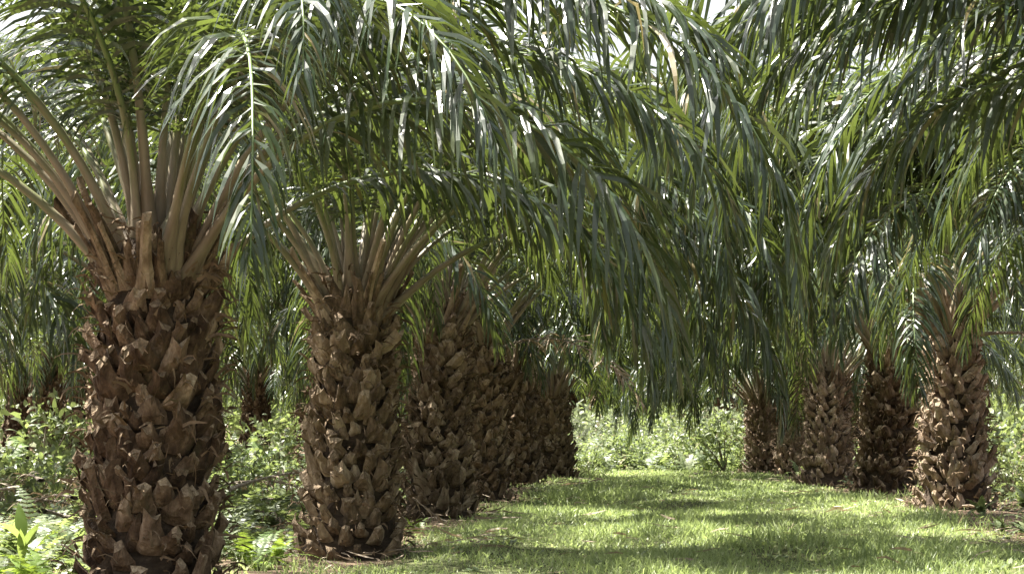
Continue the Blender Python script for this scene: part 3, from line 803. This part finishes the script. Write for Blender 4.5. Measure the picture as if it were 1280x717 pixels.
for k in range(16):
    Z = rp.uniform(62, 72)
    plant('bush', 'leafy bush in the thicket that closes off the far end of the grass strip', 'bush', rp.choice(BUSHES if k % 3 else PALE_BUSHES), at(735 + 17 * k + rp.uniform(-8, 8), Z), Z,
          rp.uniform(0.8, 1.4), rp.uniform(0, 6), 'bushes closing off the far end of the grass strip')

for k in range(26):
    Z = rp.uniform(76, 98)
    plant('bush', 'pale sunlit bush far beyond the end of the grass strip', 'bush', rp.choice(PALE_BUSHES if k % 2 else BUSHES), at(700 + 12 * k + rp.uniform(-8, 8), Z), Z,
          rp.uniform(1.4, 2.2), rp.uniform(0, 6), 'sunlit bushes far beyond the grass strip')
for k, (px, Z, sc) in enumerate(((10, 40, 2.0), (55, 46, 2.3), (80, 38, 1.6), (-5, 30, 1.5), (300, 45, 1.8), (345, 52, 2.0), (325, 62, 1.9))):
    lb = ('tall ferny clump second from the left edge, low behind the dry fronds', 'tall leafy bush nearest the left side of the largest trunk, far back', 'feathery fern clump touching the left side of the largest trunk', 'leafy bush cut by the left edge of the picture',
          'large fern clump hugging the right side of the largest trunk', 'tall leafy bush hugging the left side of the second trunk', 'farthest fern clump in the gap between the two nearest trunks')[k]
    tuft = k % 2 == 0
    plant('fern' if tuft else 'bush', lb, 'fern' if tuft else 'bush', TUFTS[k % 4] if tuft else BUSHES[k % 4], at(px, Z), Z, sc * (1.15 if tuft else 0.8), k * 1.3)
# broad leaved young plant at the left edge
def broad_plant(X, Z):
    root = bpy.data.objects.new('broad_leaf_plant', None); C.objects.link(root)
    root.location = (X, Z, float(ground_z(X, Z)))
    tag(root, 'young plant with broad yellow green leaves at the lower left edge', 'plant')
    rng = np.random.default_rng(77)
    Vt, Ft, tt = tube(np.array([[0, 0, -.03], [0.01, 0, .2], [0.03, 0, .42]]), np.array([.016, .013, .008]), np.array([.016, .013, .008]), (0, 1, 0.1), 6)
    b = Buf(); b.add(Vt, Ft, .3, .2)
    link('stem', b.mesh('stem', M['fern'], True), root)
    for k in range(9):
        az = k * 2.4 + rng.uniform(-.2, .2)
        e = R(rng.uniform(25, 75))
        D = np.array([[math.cos(az) * math.cos(e), math.sin(az) * math.cos(e), math.sin(e)]])
        V, t = strips(np.array([[0.02, 0, .12 + .035 * k]]), D, np.cross(D, [[0, 0, 1.0]]), np.array([rng.uniform(.26, .4)]), np.array([rng.uniform(.06, .095)]), np.array([.14]), rng, 6, [.08, .3, .8, 1, .9, .55, .02])
        V = V.reshape(-1, 3)
        b = Buf(); b.add(V, strip_faces(1, 6), rng.random(), t * .4)
        link('leaf', b.mesh('leaf', M['broad'], True), root)
broad_plant(at(28, 17.2), 17.2)

# pruned dry fronds heaped between the palms: each frond is a thing
def dry_frond(X, Z, zz, rz, k, label, sc=1.0, pitch=0.0, group='pruned dry fronds lying in heaps'):
    o = link('dry_frond', DEAD[k][0], None, (X, Z, zz), (random.Random(int(X * 100 + Z * 10)).uniform(-.4, .4), pitch, rz), (sc,) * 3)
    tag(o, label, 'palm frond', group)
    link('leaflets', DEAD[k][1], o, kind='stuff')
    return o
rd = random.Random(21)
for n, (px, Z, spread, cnt, where) in enumerate(((70, 25, 1.1, 12, 'pruned grey tan frond in the heap left of the largest palm trunk'),
                                                 (30, 32, 1.4, 10, 'pruned pale frond in the farther heap at the left edge'),
                                                 (312, 29, 0.5, 9, 'pruned dry frond in the heap between the two nearest trunks'),
                                                 (1330, 36, 1.0, 8, 'pruned dry frond lying right of the pale bottle shaped trunk'))):
    for k in range(cnt):
        X = at(px, Z) + rd.uniform(-spread, spread) - 0.6; Y = Z + rd.uniform(-1.4, 1.4)
        dry_frond(X, Y, 0.08 + 0.05 * k, rd.uniform(0, 6.28), 0 if rd.random() < .2 else rd.choice((1, 2, 3)), where, rd.uniform(.5, .8), rd.uniform(.0, .25), where.replace('frond', 'fronds', 1))

# ferny ground cover in the side strips and beyond the grass
def cover_object():
    rng = np.random.default_rng(11)
    Vs, Fs, rs, ts, n0 = [], [], [], [], 0
    cnt = 0
    while cnt < 1500:
        Z = rng.uniform(18, 120) if rng.random() < 0.45 else rng.uniform(18, 60)
        X = rng.uniform(-1, 1) * (0.24 * Z + 1)
        u = rng.random()
        if u < 0.2: Z, X = rng.uniform(60, 82), rng.uniform(-3, 11)
        elif u < 0.45:
            Z = rng.uniform(19, 60); X = -rng.uniform(0.03, 0.235) * Z - 0.3
        if Z < 60 and X < 2 and X > np.interp(Z, [0, 16, 23, 31, 40, 55, 70], [-3.2, -1.9, -1.0, -0.5, 0.2, 1.2, 2.2]) - 1.3: continue
        if path_mask(X, Z) > 0.02 and Z < 60: continue
        if Z < 20 and X < -3.0 and False: continue
        ln = rng.uniform(0.35, 0.85) * (1.6 if Z > 60 else 1.0)
        if X > 5 and Z < 60: ln *= 0.6
        V, F, r, t = fern_arrays(rng, np.array([X, Z, float(ground_z(X, Z))]), 8, ln, 13 if Z < 50 else 9, wid=0.02 if Z < 50 else 0.035)
        Vs.append(V); Fs.append(F + n0); n0 += len(V); rs.append(r); ts.append(t); cnt += 1
    b = Buf(); b.add(np.concatenate(Vs), np.concatenate(Fs), np.concatenate(rs), np.concatenate(ts))
    o = link('undergrowth', b.mesh('undergrowth', M['herb']), kind='stuff')
    tag(o, 'tangled pale green undergrowth of ferns and herbs between the palm rows', 'undergrowth')
cover_object()

# far-off edge of the plantation: one mass of foliage closing the view behind the last palms
def thicket_object():
    rng = np.random.default_rng(55)
    n = 26000
    X = rng.uniform(-48, 48, n); Y = 133 + rng.normal(0, 2.5, n)
    top = 3.6 + 1.3 * np.sin(X * 0.33 + 1) + 0.9 * np.sin(X * 0.83) + 0.6 * np.sin(X * 2.1)
    P0 = np.stack([X, Y, rng.random(n) ** 0.8 * top], 1)
    V, t = strips(P0, rng.normal(size=(n, 3)) + [0, 0, .3], rng.normal(size=(n, 3)), rng.uniform(.3, .8, n), rng.uniform(.12, .3, n), rng.uniform(.1, .5, n), rng, 3, [.3, 1, .8, .05])
    cl = 0.5 + 0.5 * np.sin(X * 1.3 + P0[:, 2] * 1.7)
    b = Buf(); b.add(V.reshape(-1, 3), strip_faces(n, 3), np.repeat(np.clip(.6 * rng.random(n) + .4 * cl, 0, 1), 8), np.tile(t * .4, n))
    tag(link('distant_thicket', b.mesh('distant_thicket', M['herb']), kind='stuff'), 'far off green thicket closing the view behind the last palms', 'thicket')
thicket_object()
